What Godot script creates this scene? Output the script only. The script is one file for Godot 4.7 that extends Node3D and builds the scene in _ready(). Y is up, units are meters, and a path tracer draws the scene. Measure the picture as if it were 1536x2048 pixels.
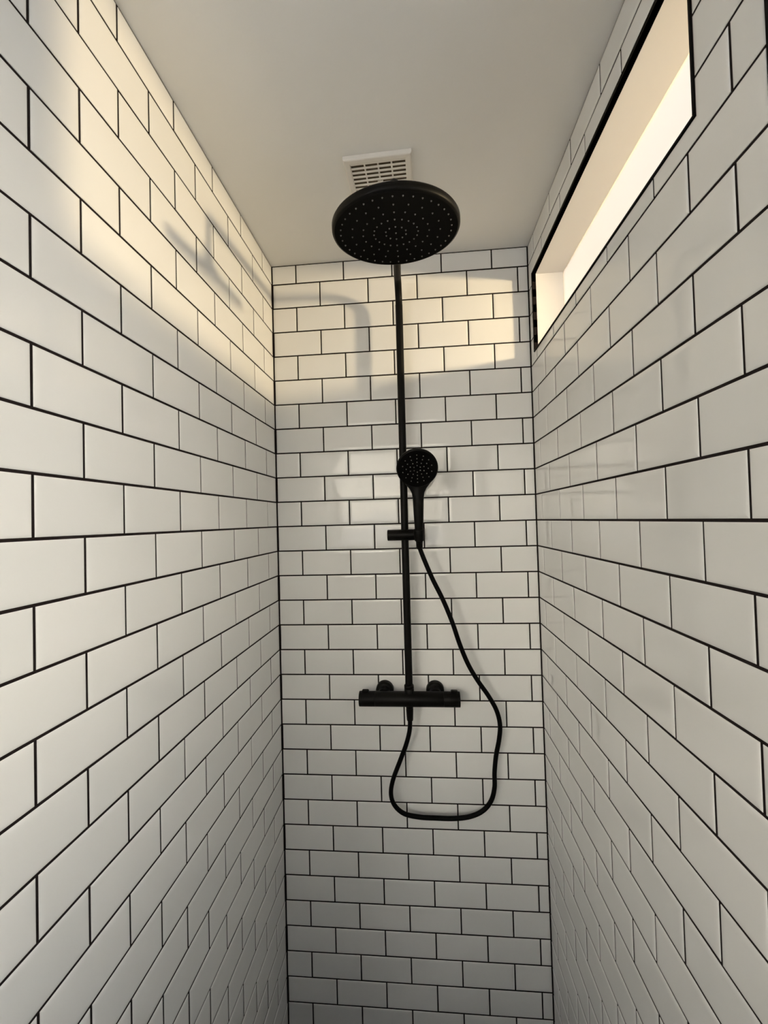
extends Node3D
# A narrow walk-in shower: three walls of white metro tiles with black joints, a black shower column,
# a slot window high in the right wall and the bathroom that opens behind the viewer.

const H := 0.0775          # course height: tile and joint
const W := 0.15366         # tile length and joint
const GAP := 0.0040        # joint width
const WIDE := 0.8009       # shower width
const DEEP := 0.874        # depth of the tiled walls
const TOP := 2.47          # height of the line from which courses are counted
const CEIL := 2.4532
const BED := 0.0016        # joints lie this far behind the tile faces

var used := {}
var meshes := {}
var rng := RandomNumberGenerator.new()
var M := {}

func _ready() -> void:
	rng.seed = 41
	# ---------------------------------------------------------------- camera
	var cam := Camera3D.new()
	cam.name = "camera"
	cam.fov = 100.87
	cam.keep_aspect = Camera3D.KEEP_HEIGHT
	cam.near = 0.02
	cam.position = Vector3(0.45142, TOP - 0.842, 1.3085)
	cam.rotation = Vector3(0.0202804, 0.0846382, -0.0274557)
	add_child(cam)
	cam.current = true
	# ---------------------------------------------------------------- sky and exposure
	var sky_mat := ProceduralSkyMaterial.new()
	sky_mat.sky_top_color = Color(0.68, 0.83, 1.0)
	sky_mat.sky_horizon_color = Color(1.0, 0.957, 0.872)
	sky_mat.sky_curve = 1.6
	sky_mat.ground_bottom_color = Color(0.62, 0.62, 0.62)
	sky_mat.ground_horizon_color = Color(0.74, 0.73, 0.72)
	sky_mat.sky_energy_multiplier = 2.6
	sky_mat.ground_energy_multiplier = 2.6
	var sky := Sky.new()
	sky.sky_material = sky_mat
	var env := Environment.new()
	env.background_mode = Environment.BG_SKY
	env.sky = sky
	env.ambient_light_source = Environment.AMBIENT_SOURCE_SKY
	env.tonemap_mode = Environment.TONE_MAPPER_LINEAR
	env.tonemap_exposure = 1.96
	env.sdfgi_enabled = true
	env.ssao_enabled = true
	env.ssil_enabled = true
	var we := WorldEnvironment.new()
	we.name = "world_environment"
	we.environment = env
	add_child(we)
	make_materials()
	build_room()
	build_tiled_walls()
	build_window()
	build_bathroom_window()
	build_outside()
	build_column()
	build_hand_shower()
	build_hose()
	build_vent()

# ==================================================================== materials
func mat(color: Color, rough: float, spec := 0.5) -> StandardMaterial3D:
	var m := StandardMaterial3D.new()
	m.albedo_color = color
	m.roughness = rough
	m.metallic_specular = spec
	return m

func noise_tex(freq: float, a: Color, b: Color, seed_: int, normal := false, strength := 1.0, octaves := 3) -> NoiseTexture2D:
	var n := FastNoiseLite.new()
	n.seed = seed_
	n.frequency = freq
	n.fractal_octaves = octaves
	var t := NoiseTexture2D.new()
	t.width = 512
	t.height = 512
	t.seamless = true
	t.noise = n
	if normal:
		t.as_normal_map = true
		t.bump_strength = strength
	else:
		var g := Gradient.new()
		g.set_color(0, a)
		g.set_color(1, b)
		t.color_ramp = g
	return t

func make_materials() -> void:
	var wavy := noise_tex(0.006, Color.BLACK, Color.WHITE, 7, true, 1.6, 2)
	var tones := [Color(0.900, 0.898, 0.890), Color(0.890, 0.889, 0.882), Color(0.908, 0.905, 0.897)]
	for i in 3:
		var m := mat(tones[i], 0.06)
		m.normal_enabled = true
		m.normal_texture = wavy
		m.normal_scale = 0.35
		m.uv1_triplanar = true
		m.uv1_world_triplanar = true
		m.uv1_scale = Vector3(2.2, 2.2, 2.2)
		M["tile%d" % i] = m
	M.grout = mat(Color(0.135, 0.105, 0.105), 0.92, 0.3)
	M.grout.albedo_texture = noise_tex(0.05, Color(0.80, 0.78, 0.78), Color(1, 1, 1), 3)
	M.grout.uv1_triplanar = true
	M.grout.uv1_scale = Vector3(6, 6, 6)
	M.paint = mat(Color(0.945, 0.942, 0.932), 0.75, 0.4)
	M.paint.normal_enabled = true
	M.paint.normal_texture = noise_tex(0.09, Color.BLACK, Color.WHITE, 11, true, 1.0)
	M.paint.normal_scale = 0.12
	M.paint.uv1_triplanar = true
	M.paint.uv1_scale = Vector3(3, 3, 3)
	M.reveal = mat(Color(0.93, 0.92, 0.91), 0.6, 0.4)
	M.black = mat(Color(0.056, 0.053, 0.048), 0.45, 0.22)
	M.black.normal_enabled = true
	M.black.normal_texture = noise_tex(0.2, Color.BLACK, Color.WHITE, 17, true, 1.0)
	M.black.normal_scale = 0.06
	M.black.uv1_triplanar = true
	M.black.uv1_scale = Vector3(14, 14, 14)
	M.black_face = mat(Color(0.040, 0.038, 0.036), 0.6, 0.12)
	M.hose = mat(Color(0.040, 0.040, 0.042), 0.5, 0.18)
	M.nozzle = mat(Color(0.43, 0.425, 0.41), 0.6, 0.4)
	M.trim = mat(Color(0.055, 0.05, 0.048), 0.6, 0.2)
	M.plastic = mat(Color(0.90, 0.885, 0.86), 0.5, 0.35)
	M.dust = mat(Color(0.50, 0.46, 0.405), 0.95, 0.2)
	M.slate = mat(Color(0.19, 0.22, 0.27), 0.6)
	M.slate.albedo_texture = noise_tex(0.02, Color(0.75, 0.76, 0.78), Color(1, 1, 1), 23)
	M.slate.uv1_triplanar = true
	M.slate.uv1_scale = Vector3(2, 2, 2)
	M.dado = mat(Color(0.19, 0.24, 0.32), 0.5)
	M.paving = mat(Color(0.68, 0.68, 0.68), 0.9)
	M.paving.albedo_texture = noise_tex(0.03, Color(0.82, 0.81, 0.80), Color(1, 1, 1), 29)
	M.paving.uv1_triplanar = true
	var g := mat(Color(0.97, 0.98, 0.98, 0.06), 0.02)
	g.transparency = BaseMaterial3D.TRANSPARENCY_ALPHA
	M.glass = g
	var ob := mat(Color(0.90, 0.83, 0.73, 0.9545), 0.05)
	ob.transparency = BaseMaterial3D.TRANSPARENCY_ALPHA
	M.tinted_glass = ob
	var fg := mat(Color(0.92, 0.91, 0.89, 0.42), 0.2)
	fg.transparency = BaseMaterial3D.TRANSPARENCY_ALPHA
	M.obscure_glass = fg
	var bulb := mat(Color(1.0, 0.95, 0.86), 0.4)
	bulb.emission_enabled = true
	bulb.emission = Color(1.0, 0.86, 0.62)
	bulb.emission_energy_multiplier = 2.0
	M.bulb = bulb

# ==================================================================== naming
func numbered(called: String) -> String:
	if not used.has(called):
		used[called] = 0
		return called
	used[called] += 1
	return "%s_%03d" % [called, used[called]]

func thing(called: String, label: String, category: String, at := Vector3.ZERO, group := "") -> Node3D:
	var o := Node3D.new()
	o.name = numbered(called)
	add_child(o)
	o.position = at
	o.set_meta("label", label)
	o.set_meta("category", category)
	if group != "":
		o.set_meta("group", group)
	return o

func structure(called: String, label: String, category: String) -> Node3D:
	var o := thing(called, label, category)
	o.set_meta("kind", "structure")
	return o

func part(called: String, mesh: Mesh, m: Material, parent: Node3D, xf := Transform3D.IDENTITY) -> MeshInstance3D:
	var o := MeshInstance3D.new()
	o.name = called
	o.mesh = mesh
	o.material_override = m
	o.transform = xf
	parent.add_child(o, true)
	return o

# ==================================================================== shapes
func begin() -> SurfaceTool:
	var st := SurfaceTool.new()
	st.begin(Mesh.PRIMITIVE_TRIANGLES)
	return st

func quad(st: SurfaceTool, a: Vector3, b: Vector3, c: Vector3, d: Vector3, na := Vector3.ZERO, nb := Vector3.ZERO, nc := Vector3.ZERO, nd := Vector3.ZERO) -> void:
	# a b c d run counter-clockwise seen from outside
	var f := (b - a).cross(c - a).normalized()
	if f == Vector3.ZERO:
		f = (c - a).cross(d - a).normalized()
	var v := [a, c, b, a, d, c]
	var n := [na, nc, nb, na, nd, nc]
	for i in 6:
		st.set_normal(f if n[i] == Vector3.ZERO else n[i])
		st.add_vertex(v[i])

func box(st: SurfaceTool, lo: Vector3, hi: Vector3, bevel := 0.0) -> void:
	# a box with chamfered edges
	var c := (lo + hi) * 0.5
	var e := (hi - lo) * 0.5
	var b := minf(bevel, minf(e.x, minf(e.y, e.z)) * 0.9)
	var ax := [Vector3.RIGHT, Vector3.UP, Vector3.BACK]
	for i in 3:
		var n: Vector3 = ax[i]
		var u: Vector3 = ax[(i + 1) % 3]
		var w: Vector3 = ax[(i + 2) % 3]
		var en: float = e[i]
		var eu: float = e[(i + 1) % 3]
		var ew: float = e[(i + 2) % 3]
		for s in [-1.0, 1.0]:
			var uu: Vector3 = u * s
			quad(st, c + n * s * en - uu * (eu - b) - w * (ew - b), c + n * s * en + uu * (eu - b) - w * (ew - b), c + n * s * en + uu * (eu - b) + w * (ew - b), c + n * s * en - uu * (eu - b) + w * (ew - b))
			if b > 0.0:
				for t in [-1.0, 1.0]:
					# edge between the n face and the u face
					var p1: Vector3 = c + n * s * en + u * t * (eu - b)
					var p2: Vector3 = c + n * s * (en - b) + u * t * eu
					var wv: Vector3 = w * (ew - b)
					if s * t > 0.0:
						quad(st, p1 - wv, p2 - wv, p2 + wv, p1 + wv)
					else:
						quad(st, p1 + wv, p2 + wv, p2 - wv, p1 - wv)
					for q in [-1.0, 1.0]:
						if i == 0:
							var k1 := c + Vector3(s * e.x, t * (e.y - b), q * (e.z - b))
							var k2 := c + Vector3(s * (e.x - b), t * e.y, q * (e.z - b))
							var k3 := c + Vector3(s * (e.x - b), t * (e.y - b), q * e.z)
							var fn := Vector3(s, t, q).normalized()
							for k in ([k1, k3, k2] if s * t * q > 0.0 else [k1, k2, k3]):
								st.set_normal(fn)
								st.add_vertex(k)

func box_mesh(lo: Vector3, hi: Vector3, bevel := 0.0) -> ArrayMesh:
	var st := begin()
	box(st, lo, hi, bevel)
	return st.commit()

func tube(st: SurfaceTool, pts: Array, radii: Array, seg := 20, flat := 1.0, cap := true) -> void:
	# sweeps a circle (or ellipse: the second radius is the first times flat[i]) along the points
	var n := pts.size()
	var tan: Array = []
	for i in n:
		var a: Vector3 = pts[maxi(i - 1, 0)]
		var b: Vector3 = pts[mini(i + 1, n - 1)]
		tan.append((b - a).normalized())
	var t0: Vector3 = tan[0]
	var side: Vector3 = (Vector3.RIGHT - t0 * t0.x) if absf(t0.x) < 0.9 else (Vector3.BACK - t0 * t0.z)
	side = side.normalized()
	var rings: Array = []
	var norms: Array = []
	for i in n:
		var t: Vector3 = tan[i]
		side = (side - t * side.dot(t)).normalized()
		var other := t.cross(side)
		var r: float = radii[i] if radii.size() > 1 else radii[0]
		var ring: Array = []
		var nr: Array = []
		var dr := 0.0
		if radii.size() > 1:
			var i0 := maxi(i - 1, 0)
			var i1 := mini(i + 1, n - 1)
			var pa: Vector3 = pts[i0]
			var pb: Vector3 = pts[i1]
			dr = (float(radii[i1]) - float(radii[i0])) / maxf(pa.distance_to(pb), 1e-6)
		for k in seg:
			var an := TAU * k / seg
			var d := side * cos(an) + other * sin(an) * flat
			ring.append((pts[i] as Vector3) + d * r)
			var nn := side * cos(an) * flat + other * sin(an)
			nr.append((nn.normalized() - t * clampf(dr, -3.0, 3.0)).normalized())
		rings.append(ring)
		norms.append(nr)
	for i in n - 1:
		for k in seg:
			var j := (k + 1) % seg
			quad(st, rings[i][k], rings[i][j], rings[i + 1][j], rings[i + 1][k], norms[i][k], norms[i][j], norms[i + 1][j], norms[i + 1][k])
	if cap:
		for e in [0, n - 1]:
			var out: Vector3 = -tan[0] if e == 0 else tan[n - 1]
			for k in seg:
				var j := (k + 1) % seg
				var tri := [pts[e], rings[e][k], rings[e][j]] if e == 0 else [pts[e], rings[e][j], rings[e][k]]
				for v in tri:
					st.set_normal(out)
					st.add_vertex(v)

func lathe(st: SurfaceTool, profile: Array, xf: Transform3D, seg := 32) -> void:
	# turns (radius, height) pairs round the local y axis; sharp where two points nearly coincide
	var n := profile.size()
	for i in n - 1:
		var a: Vector2 = profile[i]
		var b: Vector2 = profile[i + 1]
		if a.distance_to(b) < 1e-5:
			continue
		var na := seg_normal(profile, i, i + 1, true)
		var nb := seg_normal(profile, i, i + 1, false)
		for k in seg:
			var p := TAU * k / seg
			var q := TAU * (k + 1) / seg
			var dp := Vector3(cos(p), 0, sin(p))
			var dq := Vector3(cos(q), 0, sin(q))
			var v1 := xf * (dp * a.x + Vector3.UP * a.y)
			var v2 := xf * (dq * a.x + Vector3.UP * a.y)
			var v3 := xf * (dq * b.x + Vector3.UP * b.y)
			var v4 := xf * (dp * b.x + Vector3.UP * b.y)
			var n1 := (xf.basis * (dp * na.x + Vector3.UP * na.y)).normalized()
			var n2 := (xf.basis * (dq * na.x + Vector3.UP * na.y)).normalized()
			var n3 := (xf.basis * (dq * nb.x + Vector3.UP * nb.y)).normalized()
			var n4 := (xf.basis * (dp * nb.x + Vector3.UP * nb.y)).normalized()
			var vv := [v1, v2, v3, v1, v3, v4]
			var nn := [n1, n2, n3, n1, n3, n4]
			for m in 6:
				st.set_normal(nn[m])
				st.add_vertex(vv[m])

func seg_normal(profile: Array, i: int, j: int, first: bool) -> Vector2:
	var d: Vector2 = (profile[j] - profile[i]).normalized()
	var nrm := Vector2(d.y, -d.x)
	var o := i - 1 if first else j + 1
	if o >= 0 and o < profile.size():
		var e: Vector2 = (profile[i] - profile[o]) if first else (profile[o] - profile[j])
		if e.length() > 1e-5:
			e = e.normalized()
			var m := Vector2(e.y, -e.x)
			if m.dot(nrm) > 0.35:
				return (m + nrm).normalized()
	return nrm

func along(axis: Vector3, at: Vector3) -> Transform3D:
	# a frame whose y axis runs along axis
	var y := axis.normalized()
	var x := (Vector3.RIGHT - y * y.x) if absf(y.x) < 0.9 else (Vector3.BACK - y * y.z)
	x = x.normalized()
	return Transform3D(Basis(x, y, x.cross(y)), at)

func lathe_mesh(profile: Array, xf: Transform3D, seg := 32) -> ArrayMesh:
	var st := begin()
	lathe(st, profile, xf, seg)
	return st.commit()

func cyl(r: float, y0: float, y1: float, b: float) -> Array:
	# profile of a closed cylinder with rounded rims
	return [Vector2(0, y0), Vector2(r - b, y0), Vector2(r - b * 0.3, y0 + b * 0.3), Vector2(r, y0 + b), Vector2(r, y1 - b), Vector2(r - b * 0.3, y1 - b * 0.3), Vector2(r - b, y1), Vector2(0, y1)]

func smooth_path(ctrl: Array, steps: int) -> Array:
	var out: Array = []
	var n := ctrl.size()
	for i in n - 1:
		var p0: Vector3 = ctrl[maxi(i - 1, 0)]
		var p1: Vector3 = ctrl[i]
		var p2: Vector3 = ctrl[i + 1]
		var p3: Vector3 = ctrl[mini(i + 2, n - 1)]
		for s in steps:
			out.append(p1.cubic_interpolate(p2, p0, p3, float(s) / steps))
	out.append(ctrl[n - 1])
	return out

# ==================================================================== room shell
func build_room() -> void:
	var f := structure("floor", "dark slate-grey floor of the shower and the bathroom", "floor")
	part("slab", box_mesh(Vector3(-1.32, -0.15, -0.12), Vector3(WIDE + 0.092, 0.0, 2.92)), M.slate, f)
	var c := structure("ceiling", "smooth white painted ceiling above the shower", "ceiling")
	part("slab", box_mesh(Vector3(-1.32, CEIL, -0.12), Vector3(WIDE + 0.092, CEIL + 0.15, 2.92)), M.paint, c)
	# the bathroom that the shower opens to
	var p := structure("wall_bathroom_side", "white painted bathroom wall beside the shower entrance", "wall")
	part("plaster", box_mesh(Vector3(-1.32, 0, 0.90), Vector3(-1.2, CEIL, 2.92)), M.paint, p)
	var q := structure("wall_bathroom_front", "white painted bathroom wall facing the shower", "wall")
	var st := begin()
	box(st, Vector3(-1.2, 0, 2.80), Vector3(WIDE + 0.092, DY0, 2.92))
	box(st, Vector3(-1.2, DY1, 2.80), Vector3(WIDE + 0.092, CEIL, 2.92))
	box(st, Vector3(-1.2, DY0, 2.80), Vector3(DX0, DY1, 2.92))
	box(st, Vector3(DX1, DY0, 2.80), Vector3(WIDE + 0.092, DY1, 2.92))
	part("plaster", st.commit(), M.paint, q)
	var r := structure("wall_bathroom_return", "white painted bathroom wall running up to the tiled shower", "wall")
	part("plaster", box_mesh(Vector3(-1.32, 0, 0.78), Vector3(-0.122, CEIL, 0.90)), M.paint, r)

	# dark panelling on the lower half of the bathroom walls
	var d := 1.28
	part("dado", box_mesh(Vector3(-1.2, 0.0, 0.90), Vector3(-1.188, d, 2.80), 0.002), M.dado, p)
	part("dado", box_mesh(Vector3(-1.188, 0.0, 2.788), Vector3(WIDE + 0.004, d, 2.80), 0.002), M.dado, q)
	part("dado", box_mesh(Vector3(-1.188, 0.0, 0.90), Vector3(-0.0, d, 0.912), 0.002), M.dado, r)

	var h := structure("wall_bathroom_half", "half-height dark panelled partition standing in the bathroom", "wall")
	part("panelling", box_mesh(Vector3(-0.55, 0, 1.76), Vector3(WIDE + 0.004, 1.22, 1.86), 0.004), M.dado, h)

# ==================================================================== tiled walls
func ring_inset(poly: PackedVector2Array, d: float) -> PackedVector2Array:
	# moves every corner of a right-angled outline inwards (the outline runs counter-clockwise)
	var out := PackedVector2Array()
	var n := poly.size()
	for i in n:
		var a := (poly[i] - poly[(i + n - 1) % n]).normalized()
		var b := (poly[(i + 1) % n] - poly[i]).normalized()
		out.append(poly[i] + (Vector2(-a.y, a.x) + Vector2(-b.y, b.x)) * d)
	return out

func tile_mesh(poly: PackedVector2Array) -> ArrayMesh:
	# a cushion-edged tile; face at height 0, body going back
	var key := ""
	for p in poly:
		key += "%.4f,%.4f;" % [p.x, p.y]
	if meshes.has(key):
		return meshes[key]
	var lo := poly[0]
	var hi := poly[0]
	for p in poly:
		lo = lo.min(p)
		hi = hi.max(p)
	var small := minf(hi.x - lo.x, hi.y - lo.y)
	var edge := minf(1.0, small * 0.4 / 0.009)
	var insets := [0.0, 0.0007 * edge, 0.003 * edge, 0.009 * edge]
	var heights := [-0.0013, -0.0006, -0.00026, 0.0]
	var tilt := [1.1, 0.40, 0.11, 0.0]       # slope of the surface at each ring
	var st := begin()
	var n := poly.size()
	var rings: Array = []
	var norms: Array = []
	for k in 4:
		var r := ring_inset(poly, insets[k])
		var vs: Array = []
		var ns: Array = []
		for i in n:
			vs.append(Vector3(r[i].x, r[i].y, heights[k]))
			var a := (poly[i] - poly[(i + n - 1) % n]).normalized()
			var b := (poly[(i + 1) % n] - poly[i]).normalized()
			var o: Vector2 = -(Vector2(-a.y, a.x) + Vector2(-b.y, b.x)) * float(tilt[k])
			ns.append(Vector3(o.x, o.y, 1).normalized())
		rings.append(vs)
		norms.append(ns)
	for i in n:
		var j := (i + 1) % n
		var p: Vector3 = rings[0][i]
		var q: Vector3 = rings[0][j]
		quad(st, Vector3(p.x, p.y, -0.006), Vector3(q.x, q.y, -0.006), q, p)
		for k in 3:
			# each strip keeps the slope of its own side, so that corners stay crisp
			var e := (poly[j] - poly[i]).normalized()
			var o := Vector2(e.y, -e.x)
			var n0 := Vector3(o.x * tilt[k], o.y * tilt[k], 1).normalized()
			var n1 := Vector3(o.x * tilt[k + 1], o.y * tilt[k + 1], 1).normalized()
			quad(st, rings[k][i], rings[k][j], rings[k + 1][j], rings[k + 1][i], n0, n0, n1, n1)
	var flat := ring_inset(poly, insets[3])
	var idx := Geometry2D.triangulate_polygon(flat)
	for t in range(0, idx.size(), 3):
		var tri := [flat[idx[t]], flat[idx[t + 1]], flat[idx[t + 2]]]
		var cr: float = (tri[1] - tri[0]).cross(tri[2] - tri[0])
		if cr > 0.0:
			tri = [tri[0], tri[2], tri[1]]
		for v in tri:
			st.set_normal(Vector3.BACK)
			st.add_vertex(Vector3(v.x, v.y, 0))
	var m := st.commit()
	meshes[key] = m
	return m

func lay_tiles(parent: Node3D, origin: Vector3, u_axis: Vector3, n_axis: Vector3, u0: float, u1: float, even: float, odd: float, holes: Array) -> void:
	# u runs along the wall, courses are counted from TOP downwards; even / odd: a joint of that course
	for r in 32:
		var y_hi := CEIL - 0.0028 if r == 0 else TOP - r * H - GAP * 0.5
		var y_lo := maxf(TOP - (r + 1) * H + GAP * 0.5, 0.004)
		if y_hi - y_lo < 0.01:
			continue
		var joint := even if r % 2 == 0 else odd
		var first := floori((u0 - joint) / W)
		var k := first
		while joint + k * W < u1:
			var a := maxf(joint + k * W + GAP * 0.5, u0)
			var b := minf(joint + (k + 1) * W - GAP * 0.5, u1)
			k += 1
			if b - a < 0.008:
				continue
			var pieces: Array = [PackedVector2Array([Vector2(a, y_lo), Vector2(b, y_lo), Vector2(b, y_hi), Vector2(a, y_hi)])]
			for h in holes:
				var left: Array = []
				for p in pieces:
					left.append_array(Geometry2D.clip_polygons(p, h))
				pieces = left
			for p in pieces:
				lay_one(parent, p, origin, u_axis, n_axis)

func lay_one(parent: Node3D, poly: PackedVector2Array, origin: Vector3, u_axis: Vector3, n_axis: Vector3) -> void:
	var pts := PackedVector2Array()
	for p in poly:
		if pts.size() == 0 or pts[pts.size() - 1].distance_to(p) > 0.0004:
			pts.append(p)
	if pts.size() < 4:
		return
	if Geometry2D.is_polygon_clockwise(pts):
		pts.reverse()
	var lo := pts[0]
	var hi := pts[0]
	for p in pts:
		lo = lo.min(p)
		hi = hi.max(p)
	if hi.x - lo.x < 0.006 or hi.y - lo.y < 0.006:
		return
	var c := (lo + hi) * 0.5
	for i in pts.size():
		pts[i] = ((pts[i] - c) * 20000.0).round() / 20000.0
	var b := Basis(u_axis, Vector3.UP, n_axis)
	var wob := Basis(Vector3.UP, rng.randf_range(-0.0035, 0.0035)) * Basis(Vector3.RIGHT, rng.randf_range(-0.0035, 0.0035))
	var at := origin + u_axis * c.x + Vector3.UP * c.y + n_axis * rng.randf_range(-0.0002, 0.0002)
	part("tile", tile_mesh(pts), M["tile%d" % rng.randi_range(0, 2)], parent, Transform3D(b * wob, at))

# window opening in the right wall (z and y)
const WZ0 := 0.0375
const WZ1 := 0.7640
const WY0 := 2.1175
const WY1 := 2.3445

func build_tiled_walls() -> void:
	var back := structure("wall_back", "back shower wall of white metro tiles behind the black shower column", "wall")
	part("grout_bed", box_mesh(Vector3(-0.12, 0, -0.12), Vector3(WIDE + 0.092, CEIL, -BED)), M.grout, back)
	lay_tiles(back, Vector3.ZERO, Vector3.RIGHT, Vector3.BACK, 0.0022, WIDE - 0.0022, 0.07844, 0.07844 + W * 0.5, [])
	var left := structure("wall_left", "shower wall of white metro tiles opposite the slot window", "wall")
	part("grout_bed", box_mesh(Vector3(-0.12, 0, -BED), Vector3(-BED, CEIL, 0.90)), M.grout, left)
	lay_tiles(left, Vector3.ZERO, Vector3.FORWARD, Vector3.RIGHT, -0.895, -0.0022, -0.84851, -0.84851 + W * 0.5, [])
	var right := structure("wall_right", "shower wall of white metro tiles around the slot window", "wall")
	var st := begin()
	var x0 := WIDE + BED
	var x1 := WIDE + 0.0925
	box(st, Vector3(x0, 0, -BED), Vector3(x1, WY0, DEEP + 0.002))
	box(st, Vector3(x0, WY1, -BED), Vector3(x1, CEIL, DEEP + 0.002))
	box(st, Vector3(x0, WY0, -BED), Vector3(x1, WY1, WZ0))
	box(st, Vector3(x0, WY0, WZ1), Vector3(x1, WY1, DEEP + 0.002))
	part("grout_bed", st.commit(), M.grout, right)
	var g := 0.0058
	var hole := PackedVector2Array([Vector2(WZ0 - g, WY0 - g), Vector2(WZ1 + g, WY0 - g), Vector2(WZ1 + g, WY1 + g), Vector2(WZ0 - g, WY1 + g)])
	lay_tiles(right, Vector3(WIDE, 0, 0), Vector3.BACK, Vector3.LEFT, 0.0022, DEEP - 0.002, 0.82715, 0.82715 + W * 0.5, [hole])

# ==================================================================== slot window
func build_window() -> void:
	var w := structure("window_1", "slot window with white reveals and black edge trim high in the tiles", "window")
	var xa := WIDE + 0.0115
	var xb := WIDE + 0.0925
	var t := 0.0010
	# plastered reveals
	part("soffit", box_mesh(Vector3(xa, WY1 - t, WZ0), Vector3(xb, WY1 + 0.004, WZ1)), M.reveal, w)
	part("sill", box_mesh(Vector3(xa, WY0 - 0.004, WZ0), Vector3(xb, WY0 + t, WZ1)), M.reveal, w)
	part("jamb", box_mesh(Vector3(xa, WY0, WZ0 - 0.004), Vector3(xb, WY1, WZ0 + t)), M.reveal, w)
	part("jamb", box_mesh(Vector3(xa, WY0, WZ1 - t), Vector3(xb, WY1, WZ1 + 0.004)), M.reveal, w)
	# black metal trim round the tile edge
	var o := 0.0040
	var xi := WIDE - 0.0006
	part("edge_trim", box_mesh(Vector3(xi, WY1, WZ0 - o), Vector3(xa, WY1 + o, WZ1 + o), 0.0005), M.trim, w)
	part("edge_trim", box_mesh(Vector3(xi, WY0 - o, WZ0 - o), Vector3(xa, WY0, WZ1 + o), 0.0005), M.trim, w)
	part("edge_trim", box_mesh(Vector3(xi, WY0, WZ0 - o), Vector3(xa, WY1, WZ0), 0.0005), M.trim, w)
	part("edge_trim", box_mesh(Vector3(xi, WY0, WZ1), Vector3(xa, WY1, WZ1 + o), 0.0005), M.trim, w)
	var sheet := begin()
	var xp := xb - 0.003
	quad(sheet, Vector3(xp, WY0 + t, WZ0 + t), Vector3(xp, WY0 + t, WZ1 - t), Vector3(xp, WY1 - t, WZ1 - t), Vector3(xp, WY1 - t, WZ0 + t))
	part("pane", sheet.commit(), M.tinted_glass, w)

# ==================================================================== bathroom side of the outer wall
const BZ0 := 0.876
const BZ1 := 1.21
const BY0 := 1.40
const BY1 := 2.29
const DX0 := -1.15
const DX1 := 0.72
const DY0 := 1.30
const DY1 := 2.38

func build_bathroom_window() -> void:
	var r := structure("wall_bathroom_outer", "white painted outer bathroom wall beside the narrow black framed window", "wall")
	var x0 := WIDE + 0.004
	var x1 := WIDE + 0.0925
	var st := begin()
	box(st, Vector3(x0, 0, DEEP + 0.002), Vector3(x1, BY0, BZ1))
	box(st, Vector3(x0, BY1, DEEP + 0.002), Vector3(x1, CEIL, BZ1))
	box(st, Vector3(x0, 0, BZ1), Vector3(x1, CEIL, 2.80))
	part("plaster", st.commit(), M.paint, r)
	part("dado", box_mesh(Vector3(WIDE - 0.008, 0.0, BZ0), Vector3(WIDE + 0.004, 1.28, 2.788), 0.002), M.dado, r)
	var w := structure("window_2", "narrow black framed window next to the end of the tiles", "window")
	glazed(w, WIDE - 0.003, x1, BY0, BY1, BZ0, BZ1, 0.05, [])
	# the wide window opposite the shower: one clear pane, one of obscure glass
	var e := structure("window_3", "wide black framed bathroom window in the wall facing the shower", "window")
	var f := 0.045
	var xm := -0.40
	for x in [DX0, xm - f * 0.5, DX1 - f]:
		part("frame_bar", box_mesh(Vector3(x, DY0, 2.795), Vector3(x + f, DY1, 2.92), 0.002), M.trim, e)
	for y in [DY0, DY1 - f]:
		part("frame_bar", box_mesh(Vector3(DX0 + f, y, 2.795), Vector3(xm - f * 0.5, y + f, 2.92), 0.002), M.trim, e)
		part("frame_bar", box_mesh(Vector3(xm + f * 0.5, y, 2.795), Vector3(DX1 - f, y + f, 2.92), 0.002), M.trim, e)
	part("pane", box_mesh(Vector3(DX0 + f, DY0 + f, 2.87), Vector3(xm - f * 0.5, DY1 - f, 2.876)), M.glass, e)
	part("pane", box_mesh(Vector3(xm + f * 0.5, DY0 + f, 2.87), Vector3(DX1 - f, DY1 - f, 2.876)), M.obscure_glass, e)

func glazed(w: Node3D, xa: float, xb: float, y0: float, y1: float, z0: float, z1: float, f: float, rails: Array) -> void:
	# black bars round clear panes, one above the other
	part("frame_bar", box_mesh(Vector3(xa, y0, z0), Vector3(xb, y1, z0 + f), 0.002), M.trim, w)
	part("frame_bar", box_mesh(Vector3(xa, y0, z1 - f), Vector3(xb, y1, z1), 0.002), M.trim, w)
	part("frame_bar", box_mesh(Vector3(xa, y0, z0 + f), Vector3(xb, y0 + f, z1 - f), 0.002), M.trim, w)
	part("frame_bar", box_mesh(Vector3(xa, y1 - f, z0 + f), Vector3(xb, y1, z1 - f), 0.002), M.trim, w)
	var from := y0 + f
	for r in rails + [y1 - f]:
		var to: float = r
		if to < y1 - f:
			part("rail", box_mesh(Vector3(xa + 0.01, to - 0.02, z0 + f), Vector3(xb, to + 0.02, z1 - f), 0.002), M.trim, w)
			to -= 0.02
		part("pane", box_mesh(Vector3(xb - 0.05, from, z0 + f), Vector3(xb - 0.045, to, z1 - f)), M.glass, w)
		from = to + 0.04

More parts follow.
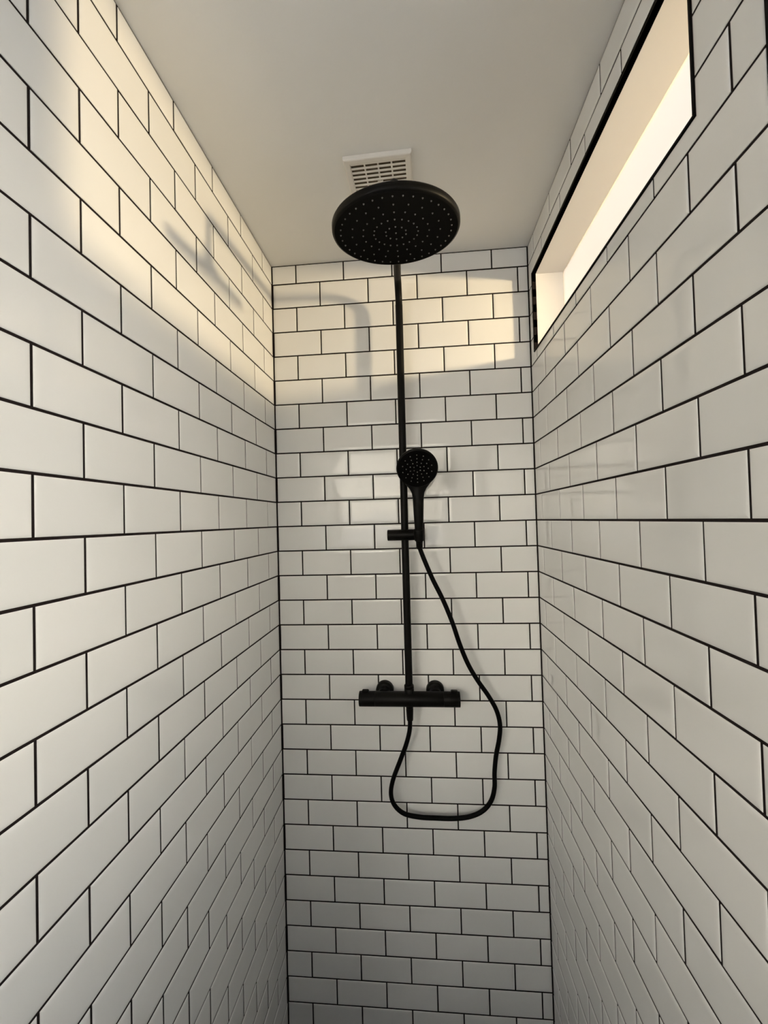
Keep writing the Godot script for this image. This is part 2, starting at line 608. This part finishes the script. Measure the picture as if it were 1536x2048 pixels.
# ==================================================================== outside
func build_outside() -> void:
	var g := structure("ground", "pale paving outside the house", "ground")
	part("paving", box_mesh(Vector3(WIDE + 0.0925, -0.35, -6), Vector3(9, -0.15, 9)), M.paving, g)
	part("paving", box_mesh(Vector3(-7, -0.35, 2.92), Vector3(WIDE + 0.0925, -0.15, 9)), M.paving, g)
	# a small floodlight on a post, aimed through the slot window
	var y := 2.2298 + 0.15
	var l := thing("garden_floodlight", "black cylinder floodlight with glowing lens on a post outside the slot window", "lamp", Vector3(1.6663, -0.15, 0.713))
	var aim := Vector3(-cos(0.305), 0.0, -sin(0.305))
	var head := along(aim, Vector3(0, y, 0))
	part("post", lathe_mesh([Vector2(0, 0), Vector2(0.09, 0), Vector2(0.09, 0.012), Vector2(0.03, 0.03), Vector2(0.018, 0.06), Vector2(0.018, y - 0.075), Vector2(0.024, y - 0.07), Vector2(0.024, y - 0.055), Vector2(0, y - 0.055)], Transform3D(Basis.IDENTITY, -aim * 0.06), 24), M.black, l)
	part("housing", lathe_mesh([Vector2(0, -0.14), Vector2(0.05, -0.14), Vector2(0.058, -0.13), Vector2(0.058, -0.004), Vector2(0.056, -0.002), Vector2(0.048, -0.002), Vector2(0.048, -0.008)], head, 32), M.black, l)
	part("lens", lathe_mesh([Vector2(0.048, -0.010), Vector2(0.048, -0.006), Vector2(0.03, -0.0045), Vector2(0, -0.004)], head, 32), M.bulb, l)
	var o := SpotLight3D.new()
	o.name = "flood_beam"
	o.position = Vector3(0, y, 0)
	o.look_at_from_position(o.position, o.position + aim, Vector3.UP)
	o.light_color = Color(1.0, 0.90, 0.71)
	o.light_energy = 22.5
	o.light_size = 0.048
	o.spot_angle = 25.0
	o.spot_angle_attenuation = 0.4
	o.spot_range = 12.0
	o.spot_attenuation = 2.0
	o.shadow_enabled = true
	l.add_child(o)

# ==================================================================== shower column
func build_column() -> void:
	var c := thing("shower_column", "matt black thermostatic shower column with large round rain head on white tiles", "shower", Vector3(0.405, 1.105, 0.0))
	var o := -c.position
	var zr := 0.061
	# riser and arm are one bent tube each
	var st := begin()
	tube(st, [Vector3(0.405, 1.12, zr) + o, Vector3(0.4055, 1.6, zr) + o, Vector3(0.407, 2.268, zr) + o], [0.0108], 28)
	part("riser_pipe", st.commit(), M.black, c)
	var arm: Array = []
	var rad := 0.055
	var cy := 2.268
	for i in 13:
		var a := PI / 2 * i / 12.0
		arm.append(Vector3(0.407, cy + rad * sin(a), zr + rad * (1.0 - cos(a))) + o)
	var tip := Vector3(0.4195, 2.2965, 0.474)
	for i in range(1, 9):
		arm.append((Vector3(0.407, cy + rad, zr + rad)).lerp(tip, i / 8.0) + o)
	# the elbow that turns down to the head
	var er := 0.014
	for i in range(1, 8):
		var a := PI / 2 * i / 7.0
		arm.append(tip + Vector3(0, -er * (1.0 - cos(a)), er * sin(a)) + o)
	st = begin()
	tube(st, arm, [0.0102], 28)
	part("shower_arm", st.commit(), M.black, c)
	# rain head
	var hc := Vector3(0.4204, 2.1928, 0.4868)
	var tilt := Basis(Vector3.RIGHT, deg_to_rad(5.2)) * Basis(Vector3.BACK, deg_to_rad(0.6))
	var hx := Transform3D(tilt, hc + o)
	var head := part("rain_head", lathe_mesh([Vector2(0.1205, 0.0), Vector2(0.1237, 0.0012), Vector2(0.125, 0.004), Vector2(0.125, 0.0125), Vector2(0.1232, 0.0155), Vector2(0.119, 0.0165), Vector2(0.05, 0.0185), Vector2(0.034, 0.0200), Vector2(0.020, 0.0260), Vector2(0.016, 0.031), Vector2(0.0, 0.031)], Transform3D.IDENTITY, 96), M.black, c, hx)
	part("face_plate", lathe_mesh([Vector2(0, 0.0006), Vector2(0.1185, 0.0006), Vector2(0.1205, 0.0), Vector2(0.1205, 0.006)], Transform3D.IDENTITY, 96), M.black_face, head)
	st = begin()
	for ring in [[0.0205, 10, 0.0], [0.0435, 20, 0.0], [0.065, 20, 0.0], [0.0865, 20, 0.0], [0.1085, 38, 0.0]]:
		for i in ring[1]:
			var a: float = TAU * i / float(ring[1])
			lathe(st, [Vector2(0, -0.0012), Vector2(0.0010, -0.0010), Vector2(0.0015, 0.0), Vector2(0.0017, 0.0014)], Transform3D(Basis.IDENTITY, Vector3(sin(a) * ring[0], 0, cos(a) * ring[0])), 8)
	lathe(st, [Vector2(0, -0.0012), Vector2(0.0010, -0.0010), Vector2(0.0015, 0.0), Vector2(0.0017, 0.0014)], Transform3D.IDENTITY, 8)
	var nz := part("nozzles", st.commit(), M.nozzle, head)
	nz.set_meta("label", "small grey rubber nozzles")
	nz.set_meta("kind", "stuff")
	var joint_at := hx * Vector3(0, 0.028, 0)
	st = begin()
	tube(st, [tip + Vector3(0, -er + 0.004, er) + o, joint_at], [0.0085], 20)
	part("drop_pipe", st.commit(), M.black, c)
	part("swivel_nut", lathe_mesh(cyl(0.0135, 0.0, 0.018, 0.002), Transform3D(tilt, hx * Vector3(0, 0.029, 0)), 24), M.black, c)
	# thermostatic bar
	var bx0 := 0.2579
	var bx1 := 0.5512
	var vy := 1.105
	var vr := 0.0215
	var ax := along(Vector3.RIGHT, Vector3(0, vy, zr) + o)
	part("valve_bar", lathe_mesh(cyl(vr, bx0 + 0.0471, bx1 - 0.0471, 0.0005), ax, 40), M.black, c)
	for s in [0, 1]:
		var k0 := bx0 if s == 0 else bx1 - 0.047
		var k1 := bx0 + 0.047 if s == 0 else bx1
		var kn := part("control_knob", lathe_mesh(cyl(vr, k0, k1, 0.0009), ax, 40), M.black, c)
		var kx := 0.276 if s == 0 else 0.535
		st = begin()
		box(st, Vector3(kx - 0.010, vy + vr - 0.004, zr - 0.007) + o, Vector3(kx + 0.010, vy + vr + 0.0048, zr + 0.007) + o, 0.0025)
		part("knob_button", st.commit(), M.black, kn)
		# union with its cover plate
		var ux := 0.3289 if s == 0 else 0.4816
		part("wall_union", lathe_mesh([Vector2(0.027, 0.0005), Vector2(0.027, 0.016), Vector2(0.0255, 0.021), Vector2(0.020, 0.0235), Vector2(0.0175, 0.0235), Vector2(0.0175, 0.046), Vector2(0, 0.046)], along(Vector3.BACK, Vector3(ux, 1.1105, 0) + o), 36), M.black, c)
	part("riser_collar", lathe_mesh([Vector2(0.0108, vy + vr - 0.004), Vector2(0.0140, vy + vr - 0.004), Vector2(0.0140, 1.1355), Vector2(0.0132, 1.1362), Vector2(0.0142, 1.1370), Vector2(0.0142, 1.1445), Vector2(0.0128, 1.147), Vector2(0.0105, 1.147)], Transform3D(Basis.IDENTITY, Vector3(0.405, 0, zr) + o), 28), M.black, c)
	part("hose_outlet", lathe_mesh([Vector2(0, 1.078), Vector2(0.0095, 1.078), Vector2(0.0105, 1.080), Vector2(0.0105, vy - vr + 0.004), Vector2(0, vy - vr + 0.004)], Transform3D(Basis.IDENTITY, Vector3(0.405, 0, zr) + o), 24), M.black, c)
	# slider that carries the hand shower
	var sy := 1.5842
	var sl := part("slider_bracket", lathe_mesh(cyl(0.0162, 0.3544, 0.4575, 0.0018), along(Vector3.RIGHT, Vector3(0, sy, zr + 0.004) + o), 32), M.black, c)
	part("hand_shower_holder", lathe_mesh([Vector2(0.0115, -0.017), Vector2(0.0135, -0.0165), Vector2(0.0150, 0.0), Vector2(0.0158, 0.015), Vector2(0.0150, 0.0165), Vector2(0.0130, 0.0165)], along(Vector3(0, cos(0.16), sin(0.16)), Vector3(0.4475, sy, 0.0935) + o), 28), M.black, sl)

# ==================================================================== hand shower
func build_hand_shower() -> void:
	var base := Vector3(0.4475, 1.560, 0.0893)
	var h := thing("hand_shower", "matt black round hand shower with dotted face held in the slider", "hand shower", base)
	var o := -base
	var nrm := Vector3(0.02, -sin(deg_to_rad(31)), cos(deg_to_rad(31))).normalized()
	var hc := Vector3(0.4475, 1.7665, 0.151)
	var hx := along(-nrm, hc + o)
	var st := begin()
	# handle: an ellipse that widens into the neck of the head
	var secs := [
		[Vector3(0.4475, 1.560, 0.0893), 0.0098, 0.0098], [Vector3(0.4475, 1.585, 0.0935), 0.0112, 0.0112], [Vector3(0.4475, 1.6065, 0.0968), 0.0124, 0.0120],
		[Vector3(0.4477, 1.635, 0.1005), 0.0138, 0.0130], [Vector3(0.4478, 1.665, 0.1035), 0.0150, 0.0136], [Vector3(0.4478, 1.690, 0.1055), 0.0160, 0.0138],
		[Vector3(0.4478, 1.704, 0.1070), 0.0180, 0.0132], [Vector3(0.4477, 1.716, 0.1090), 0.0240, 0.0122], [Vector3(0.4476, 1.727, 0.1125), 0.0330, 0.0112],
		[Vector3(0.4475, 1.739, 0.1170), 0.0420, 0.0105], [Vector3(0.4475, 1.753, 0.1240), 0.0470, 0.0090], [Vector3(0.4475, 1.770, 0.1340), 0.0440, 0.0060]]
	var seg := 24
	var rings: Array = []
	for i in secs.size():
		var a: Vector3 = secs[maxi(i - 1, 0)][0]
		var b: Vector3 = secs[mini(i + 1, secs.size() - 1)][0]
		var t := (b - a).normalized()
		var fw := Vector3.RIGHT.cross(t).normalized()
		var ring: Array = []
		for k in seg:
			var an := TAU * k / seg
			ring.append((secs[i][0] as Vector3) + o + Vector3.RIGHT * cos(an) * float(secs[i][1]) + fw * sin(an) * float(secs[i][2]))
		rings.append(ring)
	st.set_smooth_group(1)
	for i in rings.size() - 1:
		for k in seg:
			var j := (k + 1) % seg
			for v in [rings[i][k], rings[i + 1][j], rings[i][j], rings[i][k], rings[i + 1][k], rings[i + 1][j]]:
				st.add_vertex(v)
	for v in seg:
		for q in [secs[0][0] + o, rings[0][v], rings[0][(v + 1) % seg]]:
			st.add_vertex(q)
	st.index()
	st.generate_normals()
	part("handle", st.commit(), M.black, h)
	var head := part("spray_head", lathe_mesh([Vector2(0.0535, 0.0), Vector2(0.0562, 0.0012), Vector2(0.0572, 0.004), Vector2(0.0568, 0.009), Vector2(0.054, 0.0125), Vector2(0.045, 0.0165), Vector2(0.028, 0.020), Vector2(0, 0.021)], Transform3D.IDENTITY, 64), M.black, h, hx)
	part("spray_face", lathe_mesh([Vector2(0, 0.0008), Vector2(0.050, 0.0008), Vector2(0.0535, 0.0), Vector2(0.0535, 0.005)], Transform3D.IDENTITY, 64), M.black_face, head)
	st = begin()
	# the y axis of the head points to its back, z of the frame runs across
	for ring in [[0.0098, 6], [0.0195, 10], [0.0300, 12], [0.0405, 14]]:
		for i in ring[1]:
			var a: float = TAU * i / float(ring[1])
			lathe(st, [Vector2(0, -0.0010), Vector2(0.0009, -0.0008), Vector2(0.0014, 0.0), Vector2(0.0016, 0.0014)], Transform3D(Basis.IDENTITY, Vector3(sin(a) * ring[0], 0, cos(a) * ring[0])), 8)
	var nz := part("nozzles", st.commit(), M.nozzle, head)
	nz.set_meta("label", "small grey rubber nozzles")
	nz.set_meta("kind", "stuff")

# ==================================================================== hose
func build_hose() -> void:
	var ctrl := [Vector3(0.4475, 1.556, 0.0883), Vector3(0.4496, 1.5414, 0.0870), Vector3(0.4631, 1.504, 0.0870), Vector3(0.483, 1.4546, 0.0855), Vector3(0.5099, 1.3963, 0.082), Vector3(0.5353, 1.3292, 0.077), Vector3(0.5551, 1.2647, 0.072), Vector3(0.578, 1.2056, 0.066), Vector3(0.6043, 1.1577, 0.060), Vector3(0.6335, 1.1129, 0.055), Vector3(0.6557, 1.0694, 0.050), Vector3(0.6649, 1.026, 0.046), Vector3(0.6612, 0.9813, 0.043), Vector3(0.6516, 0.9335, 0.040), Vector3(0.6461, 0.8846, 0.038), Vector3(0.645, 0.8402, 0.036), Vector3(0.6339, 0.8003, 0.035), Vector3(0.6086, 0.770, 0.034), Vector3(0.5719, 0.753, 0.034), Vector3(0.5251, 0.7464, 0.035), Vector3(0.4696, 0.7468, 0.036), Vector3(0.4226, 0.7496, 0.038), Vector3(0.3787, 0.7612, 0.042), Vector3(0.3516, 0.7878, 0.046), Vector3(0.3424, 0.8222, 0.050), Vector3(0.3498, 0.8656, 0.054), Vector3(0.3722, 0.9235, 0.058), Vector3(0.3913, 0.9717, 0.061), Vector3(0.4026, 1.0123, 0.061), Vector3(0.405, 1.0441, 0.061), Vector3(0.405, 1.060, 0.061)]
	var base := Vector3(0.5251, 0.7464, 0.035)
	var h := thing("shower_hose", "smooth black shower hose hanging in a loop in front of the tiles", "hose", base)
	for i in ctrl.size():
		ctrl[i] -= base
	var path := smooth_path(ctrl, 6)
	var st := begin()
	tube(st, path, [0.0066], 16)
	part("hose", st.commit(), M.hose, h)
	part("outlet_nut", lathe_mesh([Vector2(0.0066, 1.043), Vector2(0.0085, 1.043), Vector2(0.0093, 1.046), Vector2(0.0106, 1.076), Vector2(0.0104, 1.0785), Vector2(0, 1.0785)], Transform3D(Basis.IDENTITY, Vector3(0.405, 0, 0.061) - base), 24), M.black, h)
	part("handle_nut", lathe_mesh([Vector2(0.0066, -0.012), Vector2(0.0082, -0.012), Vector2(0.0092, -0.009), Vector2(0.0098, 0.006), Vector2(0, 0.006)], along(Vector3(0, cos(0.2), sin(0.2)), Vector3(0.4475, 1.556, 0.0883) - base), 24), M.black, h)

# ==================================================================== ceiling vent
func build_vent() -> void:
	var v := thing("ceiling_vent", "square white plastic extractor grille on the ceiling above the rain head", "vent", Vector3(0.3800, CEIL, 0.303))
	v.rotation.y = deg_to_rad(-1.5)
	var e := 0.0775
	var lo := -0.011
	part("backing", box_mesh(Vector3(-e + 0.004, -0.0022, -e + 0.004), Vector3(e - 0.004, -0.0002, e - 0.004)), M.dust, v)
	# raised outer frame with mitred corners
	var f := 0.0145
	var st := begin()
	var prof := [[0.0, -0.0004], [0.0, lo + 0.003], [0.0012, lo + 0.0008], [0.003, lo], [f - 0.003, lo + 0.0006], [f - 0.0008, lo + 0.0014], [f, lo + 0.0026], [f, -0.003]]
	var at := [Vector2(1, -1), Vector2(1, 1), Vector2(-1, 1), Vector2(-1, -1)]
	for i in 4:
		var c0: Vector2 = at[i]
		var c1: Vector2 = at[(i + 1) % 4]
		for j in prof.size() - 1:
			var h0: float = e - float(prof[j][0])
			var h1: float = e - float(prof[j + 1][0])
			quad(st, Vector3(c0.x * h0, prof[j][1], c0.y * h0), Vector3(c0.x * h1, prof[j + 1][1], c0.y * h1), Vector3(c1.x * h1, prof[j + 1][1], c1.y * h1), Vector3(c1.x * h0, prof[j][1], c1.y * h0))
	part("frame", st.commit(), M.plastic, v)
	var g := e - f
	# louvre slats and their ties
	var pitch := 0.0121
	var n := int(2.0 * g / pitch)
	for i in n + 1:
		var z := -pitch * n * 0.5 + i * pitch
		part("slat", box_mesh(Vector3(-g - 0.001, -0.0086, z - 0.0027), Vector3(g + 0.001, -0.0066, z + 0.0027), 0.0006), M.plastic, v)
	for x in [-0.031, 0.0, 0.031]:
		part("tie_bar", box_mesh(Vector3(x - 0.0019, -0.0078, -g - 0.001), Vector3(x + 0.0019, -0.0036, g + 0.001), 0.0006), M.plastic, v)
	part("screw_boss", box_mesh(Vector3(-0.0065, -0.0088, -0.0075), Vector3(0.0065, -0.0030, 0.0075), 0.001), M.plastic, v)
